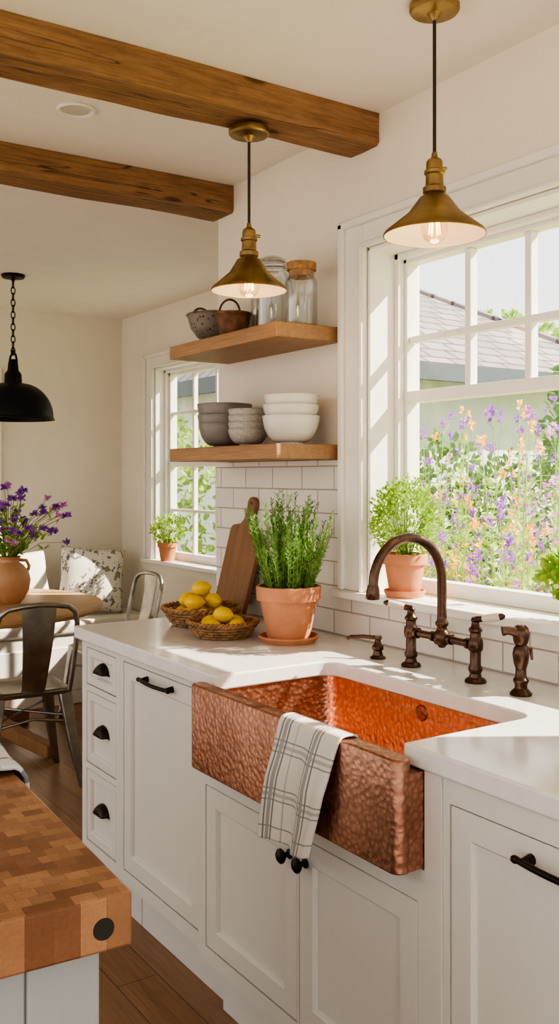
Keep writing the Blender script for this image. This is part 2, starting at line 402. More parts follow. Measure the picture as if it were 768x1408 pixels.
e=thing('recessed_downlight','round white recessed downlight in the ceiling','ceiling light',(-.773,2.69,CZ))
g=G(); g.lathe([(.056,0),(.058,-.004),(.054,-.009),(.044,-.006),(.04,-.001)],40); g.obj('trim_ring','trim',e)
g=G(); g.lathe([(.0,-.0015),(.0405,-.0015),(.0405,-.004),(.0,-.0045)],32); g.obj('lens','lens',e)

# ------------------------------------------------------------------ cabinets
def panel_loops(xf,t,y0,y1,z0,z1,fr=.055,rec=.011,b=.006):
    def q(x,i): return [(x,y0+i,z0+i),(x,y1-i,z0+i),(x,y1-i,z1-i),(x,y0+i,z1-i)]
    return [q(xf+t,0),q(xf+.0015,0),q(xf,.0015),q(xf,fr-b),q(xf+b*.6,fr-b*.4),q(xf+rec,fr),q(xf+rec,fr+.001)]
def cabinet(name,label,y0,y1,xf,opens,toe=.165,top=.8745,cat='cabinet',d0=None):
    e=thing(name,label,cat,(0,(y0+y1)/2,0)); oy=(y0+y1)/2
    g=G(); g.box(xf+.022,-.012,y0+.001-oy,y1-.001-oy,toe,top if d0 is None else d0,0)
    ys=sorted({y0+.0005,y1-.0005}|{o[0] for o in opens}|{o[1] for o in opens}); zs=sorted({toe,top if d0 is None else d0}|{o[2] for o in opens}|{o[3] for o in opens})
    for i in range(len(ys)-1):
        for j in range(len(zs)-1):
            cy=(ys[i]+ys[i+1])/2; cz=(zs[j]+zs[j+1])/2
            if any(o[0]<cy<o[1] and o[2]<cz<o[3] for o in opens): continue
            g.box(xf,xf+.0225,ys[i]-oy,ys[i+1]-oy,zs[j],zs[j+1],0)
    g.box(xf+.075,-.03,y0+.002-oy,y1-.002-oy,0,toe,0)
    g.obj('body','cab',e)
    return e,oy
def door(e,oy,xf,y0,y1,z0,z1,name='door',gap=.003,fr=.055):
    g=G(); g.loft(panel_loops(xf+.0005,.019,y0+gap-oy,y1-gap-oy,z0+gap,z1-gap,fr)); return g.obj(name,'cab',e)
def bar_pull(p,x,y,z,L=.18):
    g=G(); pts=[]
    for i in range(15):
        t=i/14; pts.append((x-.030+.010*(2*t-1)**2,y-L/2+L*t,z))
    g.tube(pts,.0058,10); 
    for s in (-1,1):
        g.tube([(x+.001,y+s*L*.42,z),(x-.024,y+s*L*.42,z)],[.010,.006],10); g.ball((x-.022,y+s*L/2,z),(.007,.009,.007),10)
    return g.obj('handle','pullmetal',p)
def knob(p,x,y,z):
    g=G(); X=Matrix.Translation((x,y,z))@Matrix.Rotation(-pi/2,4,'Y')
    g.lathe([(0,0),(.011,0),(.011,.003),(.006,.006),(.0055,.013),(.012,.018),(.0165,.023),(.0165,.027),(.012,.031),(0,.033)],24,X=X)
    return g.obj('knob','pullmetal',p)
def cup_pull(p,x,y,z):
    g=G(); n=16; W=.042; loops=[]
    m=8
    for i in range(n+1):
        a=pi*i/n
        row=[]
        for j in range(m+1):
            b=(pi/2)*j/m
            row.append((x-.026*math.sin(b),y-W*math.cos(a)*(1-.28*(j/m)**2),z-.014+.034*math.sin(a)*math.cos(b)))
        loops.append(row)
    vs=[q for r in loops for q in r]; fs=[]
    for i in range(n):
        for j in range(m): fs.append((i*(m+1)+j,(i+1)*(m+1)+j,(i+1)*(m+1)+j+1,i*(m+1)+j+1))
    g.add(vs,fs); g.box(x-.0025,x,y-.046,y+.046,z-.017,z-.012); 
    o=g.obj('cup_pull','pullmetal',p); s=o.modifiers.new('s','SOLIDIFY'); s.thickness=.0025; return o
XF=-.612; XS=-.634
e,oy=cabinet('drawer_cabinet','white painted base cabinet with three drawers and cup pulls',2.735,3.045,XF,[(2.765,3.005,.725,.85),(2.765,3.005,.465,.705),(2.765,3.005,.205,.445)])
for z0,z1,zz in ((.725,.85,.792),(.465,.705,.59),(.205,.445,.335)):
    d=door(e,oy,XF,2.765,3.005,z0,z1,'drawer',fr=.032); cup_pull(d,XF+.01,2.885-oy,zz)
e,oy=cabinet('base_cabinet','white shaker base cabinet with a dark bar pull',2.19,2.735,XF,[(2.215,2.71,.205,.85)])
d=door(e,oy,XF,2.215,2.71,.205,.85); bar_pull(d,XF,2.46-oy,.822,.19)
SY0,SY1=1.318,2.117
C0=1.272
e,oy=cabinet('sink_cabinet','white shaker cabinet under the copper sink with two knobbed doors',C0,2.19,XS,[(1.335,1.7275,.205,.625),(1.7325,2.15,.205,.625)],d0=.688)
for a,b in ((C0+.0005,SY0-.001),(SY1+.001,2.1895)):
    g=G(); g.box(XS,-.55,a-oy,b-oy,.688,.8745); g.obj('side_stile','cab',e)
d=door(e,oy,XS,1.335,1.7275,.205,.625); knob(d,XS,1.700-oy,.572)
d=door(e,oy,XS,1.7325,2.15,.205,.625); knob(d,XS,1.762-oy,.572)
XR=-.630
e,oy=cabinet('base_cabinet','white shaker base cabinet beside the sink with a bar pull',.62,C0,XR,[(.66,1.255,.205,.83)])
d=door(e,oy,XR,.66,1.255,.205,.83); bar_pull(d,XR,.985-oy,.793,.19)
e,oy=cabinet('base_cabinet','white shaker base cabinet at the end of the run',.06,.62,XR,[(.10,.58,.205,.83)])
d=door(e,oy,XR,.10,.58,.205,.83); bar_pull(d,XR,.34-oy,.793,.19)

OY0,OY1=1.37,2.092; OXb=-.275
r=.045; poly=[(-.64,.05)]
poly+=[(-.64,OY0)]
for i in range(7):
    a=math.radians(-90+90*i/6); poly.append((OXb-r+r*math.cos(a),OY0+r+r*math.sin(a)))
for i in range(7):
    a=math.radians(90*i/6); poly.append((OXb-r+r*math.cos(a),OY1-r+r*math.sin(a)))
poly+=[(-.64,OY1),(-.64,3.05),(-.63,3.06),(-.001,3.06),(-.001,.05)]
g=G(); g.prism(poly,.875,.915); tag(g.obj('countertop','quartz',bevel=.005,seg=3),'polished white quartz countertop running along the window wall','countertop')

# ------------------------------------------------------------------ sink
e=thing('farmhouse_sink','hammered copper apron front farmhouse sink set in the counter','sink',(-.46,(SY0+SY1)/2,.69))
ox,oyy,oz=-.46,(SY0+SY1)/2,.69
def T(l): return [(x-ox,y-oyy,z-oz) for x,y,z in l]
g=G(); ix0,ix1,iy0,iy1=-.658,-.268,1.362,2.10
g.loft([T(rrect(ix0-.008,ix1+.008,iy0-.008,iy1+.008,.04,.8735)),T(rrect(ix0,ix1,iy0,iy1,.035,.8735)),
        T(rrect(ix0,ix1,iy0,iy1,.035,.74)),T(rrect(ix0+.006,ix1-.006,iy0+.006,iy1-.006,.035,.72)),T(rrect(ix0+.02,ix1-.02,iy0+.02,iy1-.02,.03,.706)),T(rrect(ix0+.05,ix1-.05,iy0+.05,iy1-.05,.02,.702))],0,False,True)
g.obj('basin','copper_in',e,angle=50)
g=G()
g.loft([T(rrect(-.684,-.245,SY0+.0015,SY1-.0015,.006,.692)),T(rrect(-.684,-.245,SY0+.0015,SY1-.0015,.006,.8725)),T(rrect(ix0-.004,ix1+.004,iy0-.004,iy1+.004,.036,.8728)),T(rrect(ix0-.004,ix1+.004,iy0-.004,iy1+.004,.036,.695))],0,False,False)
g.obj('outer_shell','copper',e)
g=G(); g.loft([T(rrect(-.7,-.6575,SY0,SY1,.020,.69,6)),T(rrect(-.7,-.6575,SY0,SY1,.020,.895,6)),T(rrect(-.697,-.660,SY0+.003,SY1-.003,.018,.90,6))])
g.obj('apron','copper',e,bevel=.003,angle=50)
g=G(); X=Matrix.Translation((ix1-.001-ox,1.73-oyy,.845-oz))@Matrix.Rotation(-pi/2,4,'Y')
g.lathe([(.006,.002),(.0165,.002),(.018,.004),(.02,.001),(.02,-.001)],24,X=X); g.lathe([(0,.003),(.006,.003),(.006,0)],16,X=X); g.obj('overflow_ring','copper',e)
g=G(); g.lathe([(0,.004),(.03,.004),(.045,.003),(.05,.0)],28,c=(0,0,.0125)); g.obj('drain','copper',e)

# ------------------------------------------------------------------ faucet
FX=-.145; FZ=.915; FC=1.79
e=thing('bridge_faucet','dark bronze bridge faucet with gooseneck spout and lever handles','faucet',(FX,FC,FZ))
post=[(0,0),(.026,0),(.027,.004),(.024,.009),(.016,.013),(.0135,.022),(.0175,.030),(.0175,.036),(.0135,.042),(.0135,.075),(.018,.080),(.019,.092),(.018,.104),(.0135,.110),(.0135,.122),(.017,.126),(.017,.131),(.011,.137),(.009,.148),(.012,.152),(.008,.160),(0,.162)]
for s in (-1,1):
    y=s*.118; g=G(); g.lathe(post,24,c=(0,y,0)); g.obj('post','bronze',e)
    g=G(); hd=Vector((-.62,.78,0)).normalized() if s>0 else Vector((.45,-.89,0)).normalized()
    up=lambda q,z: p0+hd*q+Vector((0,0,z))
    p0=Vector((0,y,.154)); g.tube([p0,up(.020,.003)],[.0085,.0075],10,0)
    g.tube([up(.018,.003),up(.030,.005),up(.056,.010),up(.062,.011)],[.0080,.0105,.0100,.0085],14,1)
    g.tube([up(.061,.011),up(.068,.0125),up(.074,.0135)],[.0090,.0075,.003],12,0)
    g.obj('lever_handle',['bronze','lever'],e,angle=60)
g=G(); g.tube([(0,-.118,.092),(0,.118,.092)],.010,14)
for s in (-1,1):
    g.tube([(0,s*.100,.092),(0,s*.090,.092)],.0145,14); g.tube([(0,s*.036,.092),(0,s*.026,.092)],.0135,14)
g.obj('bridge','bronze',e)
g=G(); g.lathe([(0,.066),(.008,.068),(.012,.074),(.02,.078),(.022,.092),(.02,.106),(.014,.112),(.0125,.12),(.017,.126),(.017,.132),(.0125,.138),(.0125,.15)],24)
pts=[(0,0,.14),(0,0,.18),(0,0,.22)]
Rr=.1125
for i in range(1,25):
    a=pi*i/24; pts.append((-Rr+Rr*math.cos(a),0,.240+Rr*math.sin(a)))
pts.append((-2*Rr-.001,0,.232))
g.tube(pts,.0122,16)
g.tube([(-2*Rr,0,.240),(-2*Rr-.001,0,.226),(-2*Rr-.002,0,.208),(-2*Rr-.002,0,.206)],[.0135,.0165,.0175,.014],18)
g.obj('spout','bronze',e,angle=60)
e=thing('soap_dispenser','small dark bronze soap pump on the countertop','soap dispenser',(-.15,2.04,FZ))
g=G(); g.lathe([(0,0),(.021,0),(.022,.004),(.014,.010),(.012,.022),(.016,.026),(.016,.034),(.010,.04),(.008,.052),(.012,.055),(.010,.064),(0,.066)],24); g.obj('pump_body','bronze',e)
g=G(); g.tube([(0,0,.058),(-.03,.03,.060),(-.055,.052,.058),(-.062,.058,.052)],[.006,.0055,.005,.005],10); g.obj('nozzle','bronze',e)
e=thing('side_sprayer','dark bronze side sprayer standing in its holder','faucet sprayer',(-.155,1.517,FZ))
g=G(); g.lathe([(0,0),(.025,0),(.026,.004),(.02,.011),(.0145,.016),(.0145,.026),(.018,.031),(.018,.036),(.013,.042),(.0125,.06)],24); g.obj('holder','bronze',e)
g=G(); g.lathe([(0,.058),(.012,.06),(.017,.075),(.0195,.095),(.017,.108),(.012,.115),(.016,.12),(.018,.128),(.020,.142),(.017,.155),(.010,.162),(0,.163)],24)
g.tube([(-.01,.0,.145),(-.028,.012,.150),(-.04,.02,.148)],[.012,.010,.012],12); g.tube([(.012,-.004,.11),(.024,-.008,.105),(.026,-.01,.08)],[.005,.0045,.003],8)
g.obj('spray_head','bronze',e)

# ------------------------------------------------------------------ cloth
def cloth(name,fn,nu,nv,mat,th,label,cat,loc=(0,0,0),rz=0):
    vs=[];fs=[];uv=[]
    for i in range(nu+1):
        for j in range(nv+1):
            vs.append(fn(i/nu,j/nv)); uv.append((i/nu,j/nv))
    for i in range(nu):
        for j in range(nv): fs.append((i*(nv+1)+j,(i+1)*(nv+1)+j,(i+1)*(nv+1)+j+1,i*(nv+1)+j+1))
    me=bpy.data.meshes.new(name); me.from_pydata(vs,[],fs); me.materials.append(M[mat])
    ul=me.uv_layers.new(name='UVMap')
    for l in me.loops: ul.data[l.index].uv=uv[l.vertex_index]
    me.polygons.foreach_set('use_smooth',[True]*len(me.polygons))
    o=bpy.data.objects.new(name,me); COL.objects.link(o); o.location=loc; o.rotation_euler=(0,0,rz)
    m=o.modifiers.new('s','SOLIDIFY'); m.thickness=th; m.offset=1
    return tag(o,label,cat)
path=[(-.652,.80),(-.652,.86),(-.651,.895),(-.656,.9045),(-.668,.9075),(-.685,.908),(-.697,.9055),(-.7035,.897),(-.705,.87),(-.7065,.80),(-.709,.72),(-.711,.648)]
cum=[0]
for i in range(1,len(path)): cum.append(cum[-1]+math.dist(path[i],path[i-1]))
def pathat(t):
    d=t*cum[-1]
    for i in range(1,len(path)):
        if d<=cum[i]+1e-9:
            k=(d-cum[i-1])/(cum[i]-cum[i-1]); return path[i-1][0]*(1-k)+path[i][0]*k,path[i-1][1]*(1-k)+path[i][1]*k
    return path[-1]
def tw(u,v):
    x,z=pathat(v); down=max(0,(v-.38)/.62)
    fold=(math.sin(u*2*pi*1.5+.6)*.5+.5)*.018+(math.sin(u*2*pi*3.2+v*2)*.5+.5)*.007
    if u>.8: fold+=.010*(u-.8)/.2
    x-=fold*min(1,down*2.2)
    y=1.70-.215*u*(1-.12*down)+.040*down+.004*math.sin(v*9+u*5)
    z+= -.012*down*(1-u)+.006*math.sin(u*7)*down
    return (x-.0005,y,z)
cloth('dish_towel',tw,48,90,'towel',.004,'cream linen dish towel with grey stripes hung over the sink apron','dish towel')

# ------------------------------------------------------------------ shelves
for z,lab in ((1.846,'thick oak floating shelf holding jars and rustic bowls'),(1.4735,'thick oak floating shelf holding stacked bowls')):
    g=G(); g.box(-.25,-.0005,-.355,.355,0,.047); tag(g.obj('floating_shelf','shelf',loc=(0,2.755,z),bevel=.003),lab,'shelf')
S1=1.846+.047; S2=1.4735+.047
def bowl_prof(r,h,foot=.45,t=.004):
    p=[(0,0),(r*foot,0),(r*foot,.005),(r*foot*.95,.007)]
    n=10
    for i in range(1,n+1):
        a=(i/n)*pi/2*.92; p.append((r*foot+(r-r*foot)*math.sin(a)/math.sin(pi/2*.92),.007+(h-.007)*(1-math.cos(a))/(1-math.cos(pi/2*.92))))
    q=[(max(0,x-t),z+ (t if i<3 else t*.4)) for i,(x,z) in enumerate(p[3:])]
    p+=[(r+.0008,h+.0015),(r-t*.5,h+.003)]
    return p+q[::-1]+[(0,.012)]
def bowl(loc,r,h,mat,label,grp):
    g=G(); g.lathe(bowl_prof(r,h),44); o=g.obj('bowl',mat,loc=loc); tag(o,label,'bowl'); o['group']=grp; return o
for (dz,r_,h_) in ((0,.093,.085),(.040,.097,.075),(.068,.098,.085)):
    bowl((-.128,2.92,S2+dz),r_,h_,'greybowl','dark grey stoneware bowl in a stack on the shelf','stacked grey bowls')
for i in range(4):
    bowl((-.165,2.700,S2+.022*i),.067,.055,'specbowl','small speckled stoneware bowl in a stack on the shelf','stacked small bowls')
bowl((-.128,2.5,S2),.092,.090,'porc','large white porcelain bowl at the bottom of a stack','stacked white bowls')
for i in range(2):
    bowl((-.128,2.5,S2+.052+.032*i),.090-.001*i,.072,'porc','white porcelain bowl nested in a stack','stacked white bowls')

e=thing('colander','dark speckled enamel colander bowl with arched handles','colander',(-.128,2.985,S1))
g=G(); g.lathe([(0,0),(.045,0),(.047,.010),(.042,.014),(.066,.028),(.089,.058),(.101,.100),(.104,.104),(.108,.108),(.104,.111),(.098,.104),(.085,.060),(.062,.032),(.04,.018),(0,.016)],44); g.obj('body','enamel',e)
for s in (-1,1):
    g=G(); pts=[]
    for i in range(13):
        a=pi*i/12; pts.append((.042*math.cos(a),s*(.101+.006*math.sin(a)),.102+.048*math.sin(a)))
    g.tube(pts,.004,8); g.obj('handle','rust',e)
e=thing('clay_pot','small dark rustic clay pot with a loop handle','pot',(-.185,2.765,S1))
g=G(); g.lathe([(0,0),(.040,0),(.046,.01),(.056,.05),(.060,.070),(.063,.073),(.063,.080),(.056,.080),(.053,.05),(.042,.012),(0,.01)],36); g.obj('body','rust',e)
g=G(); g.tube([(.0,.055,.066),(.0,.080,.068),(.0,.086,.052),(.0,.074,.035),(.0,.052,.03)],.005,8); g.obj('handle','rust',e)
def jar(name,label,loc,r,h,kind):
    e=thing(name,label,'jar',loc)
    g=G(); t=.003
    out=[(0,0),(r*.92,0),(r,.008),(r,h*.78),(r*.97,h*.84),(r*.80,h*.9),(r*.80,h)]
    inn=[(r*.80-t,h),(r*.80-t,h*.9),(r*.97-t,h*.83),(r-t,h*.77),(r-t,.012),(r*.9,.006),(0,.006)]
    g.lathe(out+inn,40); g.obj('body','jar',e)
    g=G()
    if kind=='cork':
        g.lathe([(0,h-.02),(r*.77,h-.02),(r*.80,h+.001),(r*.92,h+.001),(r*.94,h+.022),(r*.90,h+.026),(0,h+.026)],36); g.obj('cork_lid','cork',e)
    else:
        g.lathe([(r*.78,h-.004),(r*.84,h+.001),(r*.86,h+.006),(r*.80,h+.018),(r*.5,h+.026),(0,h+.028),(0,h+.024),(r*.5,h+.022),(r*.74,h+.012),(r*.78,h-.004)],36); g.obj('glass_lid','jar',e)
        g=G(); 
        for zq in (h-.012,h+.005): g.tube([(r*.86*math.cos(2*pi*i/32),r*.86*math.sin(2*pi*i/32),zq) for i in range(32)],.0016,6,closed=True)
        g.tube([(-r*.86,-.01,h-.012),(-r*.98,-.01,h-.03),(-r*1.0,0,h-.045),(-r*.98,.01,h-.03),(-r*.86,.01,h-.012)],.0016,6)
        g.obj('wire_clamp','steel',e)
    return e
jar('clamp_lid_jar','tall clear glass jar with wire clamp lid',(-.125,2.612,S1),.054,.222,'clamp')
jar('clamp_lid_jar','clear glass jar with glass lid behind the lamp',(-.075,2.745,S1),.044,.185,'clamp')
jar('cork_jar','clear glass jar with cork stopper',(-.105,2.475,S1),.051,.180,'cork')

# ------------------------------------------------------------------ pendants
def pendant(loc,ztop,zb,rs,label):
    x,y=loc; e=thing('pendant_lamp',label,'pendant lamp',(x,y,ztop))
    g=G(); g.lathe([(0,0),(.056,0),(.058,-.004),(.058,-.016),(.054,-.021),(.018,-.024),(.012,-.03),(.006,-.040),(0,-.042)],40); g.obj('canopy','brass',e)
    H=ztop-zb; cone=.088; st=-(H-cone)
    g=G(); pts=[]; n=60; 
    for i in range(n+1): pts.append((0,0,-.038+(st+.098+.038)*i/n))
    g.tube(pts,.0042,8); g.obj('cord','cord',e)
    g=G(); g.lathe([(0,.100),(.006,.100),(.008,.088),(.017,.082),(.019,.076),(.0195,.060),(.024,.057),(.024,.050),(.020,.047),(.021,.022),(.027,.018),(.027,.006),(.022,.002),(.028,-.004),(.028,-.010),(0,-.010)],32,c=(0,0,st)); 
    g.tube([(.02,0,st+.068),(.036,0,st+.068)],[.004,.005],8)
    g.obj('socket','brass',e)
    z0=-H
    g=G(); g.lathe([(.024,st),(.034,st-.004),(rs*.52,z0+.047),(rs*.98,z0+.004),(rs,z0),(rs*1.005,z0-.004),(rs*.99,z0-.005),(rs*.985,z0-.0012)],56); g.obj('shade','brass',e,angle=60)
    g=G(); g.lathe([(.022,st-.002),(.033,st-.006),(rs*.52,z0+.0445),(rs*.975,z0+.0015),(rs*.984,z0-.004)],56); g.obj('shade_lining','lining',e,angle=60)
    bz=st-.012
    g=G(); g.lathe([(.013,bz),(.014,bz-.014),(.022,bz-.034),(.030,bz-.056),(.031,bz-.070),(.024,bz-.088),(.012,bz-.097),(0,bz-.099)],28); b=g.obj('bulb','bulb',e)
    g=G()
    for k in range(6):
        a=k*pi/3; g.tube([(.009*math.cos(a),.009*math.sin(a),bz-.028),(.013*math.cos(a+.25),.013*math.sin(a+.25),bz-.078)],.0012,5)
    g.obj('filament','fil',b)
    l=bpy.data.lights.new('bulb_glow','POINT'); l.energy=.3; l.color=(1,.62,.3); l.shadow_soft_size=.03
    lo=bpy.data.objects.new('bulb_glow',l); COL.objects.link(lo); lo.location=(x,y,ztop+bz-.05-.06)
pendant((-.318,1.631),CZ,1.982,.118,'aged brass cone pendant lamp hanging over the sink')
pendant((-.412,2.295),CZ-.105,1.952,.108,'aged brass cone pendant lamp hung from the timber beam')

e=thing('dome_pendant_lamp','matte black dome pendant lamp on a chain over the dining table','pendant lamp',(-.19,5.09,CZ))
g=G(); g.lathe([(0,0),(.062,0),(.064,-.006),(.058,-.018),(.012,-.024),(.006,-.04),(0,-.04)],36); g.obj('canopy','blackmetal',e)
g=G(); z=-.035; k=0
while z>-.42:
    pts=[]
    for i in range(14):
        a=2*pi*i/14; u=.011*math.cos(a); w=.021*math.sin(a)
        pts.append((u,0,z-.018+w) if k%2 else (0,u,z-.018+w))
    g.tube(pts,.003,6,closed=True); z-=.033; k+=1
g.obj('chain','blackmetal',e)
g=G(); g.tube([(0,-.0,-.42),(0,-.045,-.44),(0,-.062,-.47),(0,-.062,-.60)],.006,8); g.tube([(0,0,-.42),(0,.045,-.44),(0,.062,-.47),(0,.062,-.60)],.006,8)
g.tube([(0,-.07,-.56),(0,.07,-.56)],.006,8); g.ball((0,0,-.42),.014,10); g.obj('yoke','blackmetal',e)
g=G(); g.lathe([(0,-.46),(.022,-.46),(.026,-.48),(.03,-.52),(.045,-.54),(.048,-.60),(0,-.60)],28); g.obj('socket','blackmetal',e)
g=G(); prof=[(.045,-.585)]
for i in range(13):
    a=pi/2*i/12; prof.append((.05+.165*math.sin(a),-.775+.185*math.cos(a)))
prof+=[(.222,-.782),(.221,-.788),(.212,-.786)]
prof+=[(.046+.162*math.sin(pi/2*i/12),-.775+.18*math.cos(pi/2*i/12)) for i in range(12,-1,-1)]
g.lathe(prof,56); g.obj('shade','blackmetal',e)

# ------------------------------------------------------------------ plants
def pot(e,rt,h,mat='terra',saucer=True,rb=None):
    rb=rb or rt*.66; s=.0
    if saucer:
        g=G(); g.lathe([(0,0),(rb*1.22,0),(rb*1.42,.016),(rb*1.42,.021),(rb*1.34,.021),(rb*1.18,.007),(0,.006)],40); g.obj('saucer',mat,e); s=.0065
    g=G(); g.lathe([(0,s),(rb,s),(rb+(rt*.9-rb)*.98,s+h*.74),(rt,s+h*.745),(rt*1.02,s+h*.97),(rt,s+h),(rt*.9,s+h),(rt*.86,s+h*.8),(rb*.9,s+.01),(0,s+.01)],44); g.obj('pot',mat,e)
    g=G(); g.lathe([(0,s+h*.88),(rt*.45,s+h*.9),(rt*.87,s+h*.87),(rt*.86,s+h*.84),(0,s+h*.84)],28); g.obj('soil','soil',e)
    return s+h
e=thing('potted_rosemary','rosemary bush in a terracotta pot with saucer','potted plant',(-.205,2.40,FZ))
zt=pot(e,.098,.165)
g=G()
for k in range(96):
    a=R(0,2*pi); q=R(0,1)**.6; lean=q*.42; hgt=R(.18,.345)*(1-.22*q)
    p=Vector((.062*q*math.cos(a),.062*q*math.sin(a),zt-.03)); d=Vector((math.cos(a)*lean,math.sin(a)*lean,1)).normalized()
    pts=[p]; n=9
    for i in range(n):
        d=(d+Vector((R(-.07,.07),R(-.07,.07),.05))).normalized(); pts.append(pts[-1]+d*hgt/n)
    g.tube(pts,[.0022*(1-.6*i/n) for i in range(n+1)],5,1)
    m=int(hgt/.0042)
    for i in range(m):
        t=.10+.90*i/m; f=t*n; j=min(int(f),n-1); pp=pts[j].lerp(pts[j+1],f-j); ax=(pts[j+1]-pts[j]).normalized()
        b=R(0,2*pi); o=ax.orthogonal().normalized(); o=Matrix.Rotation(b,3,ax)@o
        g.leaf(pp,ax*.85+o*.75,.0042,R(.018,.028)*(1-.3*t),0,False)
g.obj('foliage',['rose','stem'],e,fix=False)

def bush(e,z0,rx,ry,rz,n,lw,ll,mat,stem='stem',nst=24,up=.4,cz=None):
    g=G(); cz=cz if cz is not None else z0+rz*.85
    for k in range(nst):
        a=R(0,2*pi); q=math.sqrt(R(0,1)); t=Vector((rx*.85*q*math.cos(a),ry*.85*q*math.sin(a),cz+rz*R(-.1,.8)*(1-q*.5)))
        g.tube([(t.x*.15,t.y*.15,z0-.03),(t.x*.5,t.y*.5,z0+(t.z-z0)*.45),tuple(t)],[.002,.0016,.001],4,1)
    for k in range(n):
        a=R(0,2*pi); c=R(-.85,1); s=math.sqrt(1-c*c); rad=R(.35,1)**.5*(1+.16*noise.noise((math.cos(a)*2,math.sin(a)*2,c*2.5)))
        p=Vector((rx*rad*s*math.cos(a),ry*rad*s*math.sin(a),cz+rz*rad*c))
        d=Vector((s*math.cos(a),s*math.sin(a),c+up))+Vector((R(-.8,.8),R(-.8,.8),R(-.5,.5)))
        g.leaf(p,d,lw*R(.7,1.2),ll*R(.7,1.2),0,True)
    return g.obj('foliage',[mat,stem],e,fix=False)
e=thing('potted_oregano','bushy green oregano in a terracotta pot on the window sill','potted plant',(.022,2.125,WZ0))
zt=pot(e,.066,.122); bush(e,zt,.090,.115,.118,2400,.009,.0125,'oreg',nst=40)
e=thing('potted_basil','leafy green herb in a terracotta pot on the window sill','potted plant',(.03,1.50,WZ0))
zt=pot(e,.05,.08); bush(e,zt,.078,.085,.055,240,.028,.036,'oreg',cz=zt+.03)
e=thing('potted_herb','small green herb in a terracotta pot on the nook window sill','potted plant',(NX+.0,5.44,NZ0))
zt=pot(e,.064,.12,saucer=False); bush(e,zt,.10,.125,.09,600,.013,.022,'oreg')

# ------------------------------------------------------------------ baskets + lemons
def basket(name,label,loc,r,h,rot=0):
    e=thing(name,label,'basket',loc,rot); g=G(); rows=max(4,int(h/.0085)); nn=30
    for k in range(rows):
        t=k/(rows-1); rr=r*(.76+.24*t**.8); pts=[]
        for i in range(nn*4):
            a=2*pi*i/(nn*4); w=.0028*math.sin(nn*a/2*1.0+k*pi); pts.append(((rr+w)*math.cos(a),(rr+w)*math.sin(a),.006+t*(h-.012)))
        g.tube(pts,.0046,6,closed=True)
    for i in range(nn):
        a=2*pi*(i+.5)/nn; g.tube([(r*.76*math.cos(a),r*.76*math.sin(a),.003),(r*.9*math.cos(a),r*.9*math.sin(a),h*.45),(r*math.cos(a),r*math.sin(a),h-.004)],.003,5)
    g.lathe([(0,.0005),(r*.75,.0005),(r*.75,.005),(0,.005)],30); g.obj('woven_body','wicker',e)
    g=G()
    for ph in (0,pi):
        pts=[]
        for i in range(160):
            a=2*pi*i/160; pts.append(((r+.003+.004*math.cos(22*a+ph))*math.cos(a),(r+.003+.004*math.cos(22*a+ph))*math.sin(a),h+.004*math.sin(22*a+ph)))
        g.tube(pts,.0048,6,closed=True)
    g.obj('braided_rim','wicker',e); return e
B1=(-.258,2.850); B2=(-.326,2.592)
basket('wicker_basket','round woven wicker basket piled with lemons',(B1[0],B1[1],FZ),.130,.058)
basket('wicker_basket','smaller round woven basket holding a few lemons',(B2[0],B2[1],FZ),.106,.048,.4)
g=G(); g.lathe([(0,-.036),(.005,-.035),(.010,-.031),(.018,-.024),(.0235,-.012),(.0255,0),(.0235,.012),(.018,.023),(.011,.030),(.0065,.034),(.004,.037),(0,.038)],24)
lem=g.obj('lemon','lemon'); first=True
def lemon(x,y,z,rx,ry,rz,grp,lab,sc=1):
    global first
    o=lem if first else lem.copy()
    if not first: COL.objects.link(o)
    first=False
    o.location=(x,y,z); o.rotation_euler=(rx,ry,rz); o.scale=(sc,)*3; tag(o,lab,'lemon'); o['group']=grp
for (dx,dy,dz,a) in ((-.064,-.02,.036,.3),(-.040,.052,.036,1.4),(.03,.066,.036,2.2),(.066,.01,.036,.2),(.036,-.060,.036,2.7),(-.03,-.070,.036,1.9),(.0,0,.036,1.1),(-.045,-.028,.080,.8),(.032,.035,.082,2.3),(.025,-.035,.082,.1),(-.035,.035,.082,1.7),(-.002,.002,.122,.6)):
    lemon(B1[0]+dx,B1[1]+dy,FZ+dz,pi/2+R(-.2,.2),0,a,'lemons in the larger basket','ripe yellow lemon piled in the larger wicker basket',1.03)
for (dx,dy,dz,a) in ((-.052,-.015,.036,.9),(.02,-.056,.036,2.0),(.054,.014,.036,.3),(-.01,.056,.036,1.5),(0,-.003,.068,.5)):
    lemon(B2[0]+dx,B2[1]+dy,FZ+dz,pi/2,R(-.2,.2),a,'lemons in the smaller basket','ripe yellow lemon lying in the smaller basket',1.02)

g=G(); w=.105; H=.30; pts=[]
def arc(cx,cy,r,a0,a1,n=6): return [(cx+r*math.cos(math.radians(a0+(a1-a0)*i/n)),cy+r*math.sin(math.radians(a0+(a1-a0)*i/n))) for i in range(n+1)]
out=arc(w-.02,.02,.02,-90,0)+arc(w-.03,H-.03,.03,0,70)+[(.045,H+.012),(.026,H+.035),(.022,H+.06)]+arc(0,H+.095,.027,-25,205,10)+[(-.022,H+.06),(-.026,H+.035),(-.045,H+.012)]+arc(-w+.03,H-.03,.03,110,180)+arc(-w+.02,.02,.02,180,270)
X=Matrix(((0,0,1,0),(1,0,0,0),(0,1,0,0),(0,0,0,1)))
g.loft([[(x,y,0) for x,y in out],[(x,y,.018) for x,y in out]],X=X)
o=g.obj('cutting_board','board',loc=(-.078,2.985,FZ+.022),bevel=.003)
o.rotation_euler=(Matrix.Rotation(math.radians(7.5),4,'Y')@Matrix.Rotation(math.radians(12),4,'X')).to_euler()
tag(o,'brown wooden cutting board with handle leaning on the tile','cutting board')
g=G(); X2=X@Matrix.Translation((0,H+.095,-.0005))
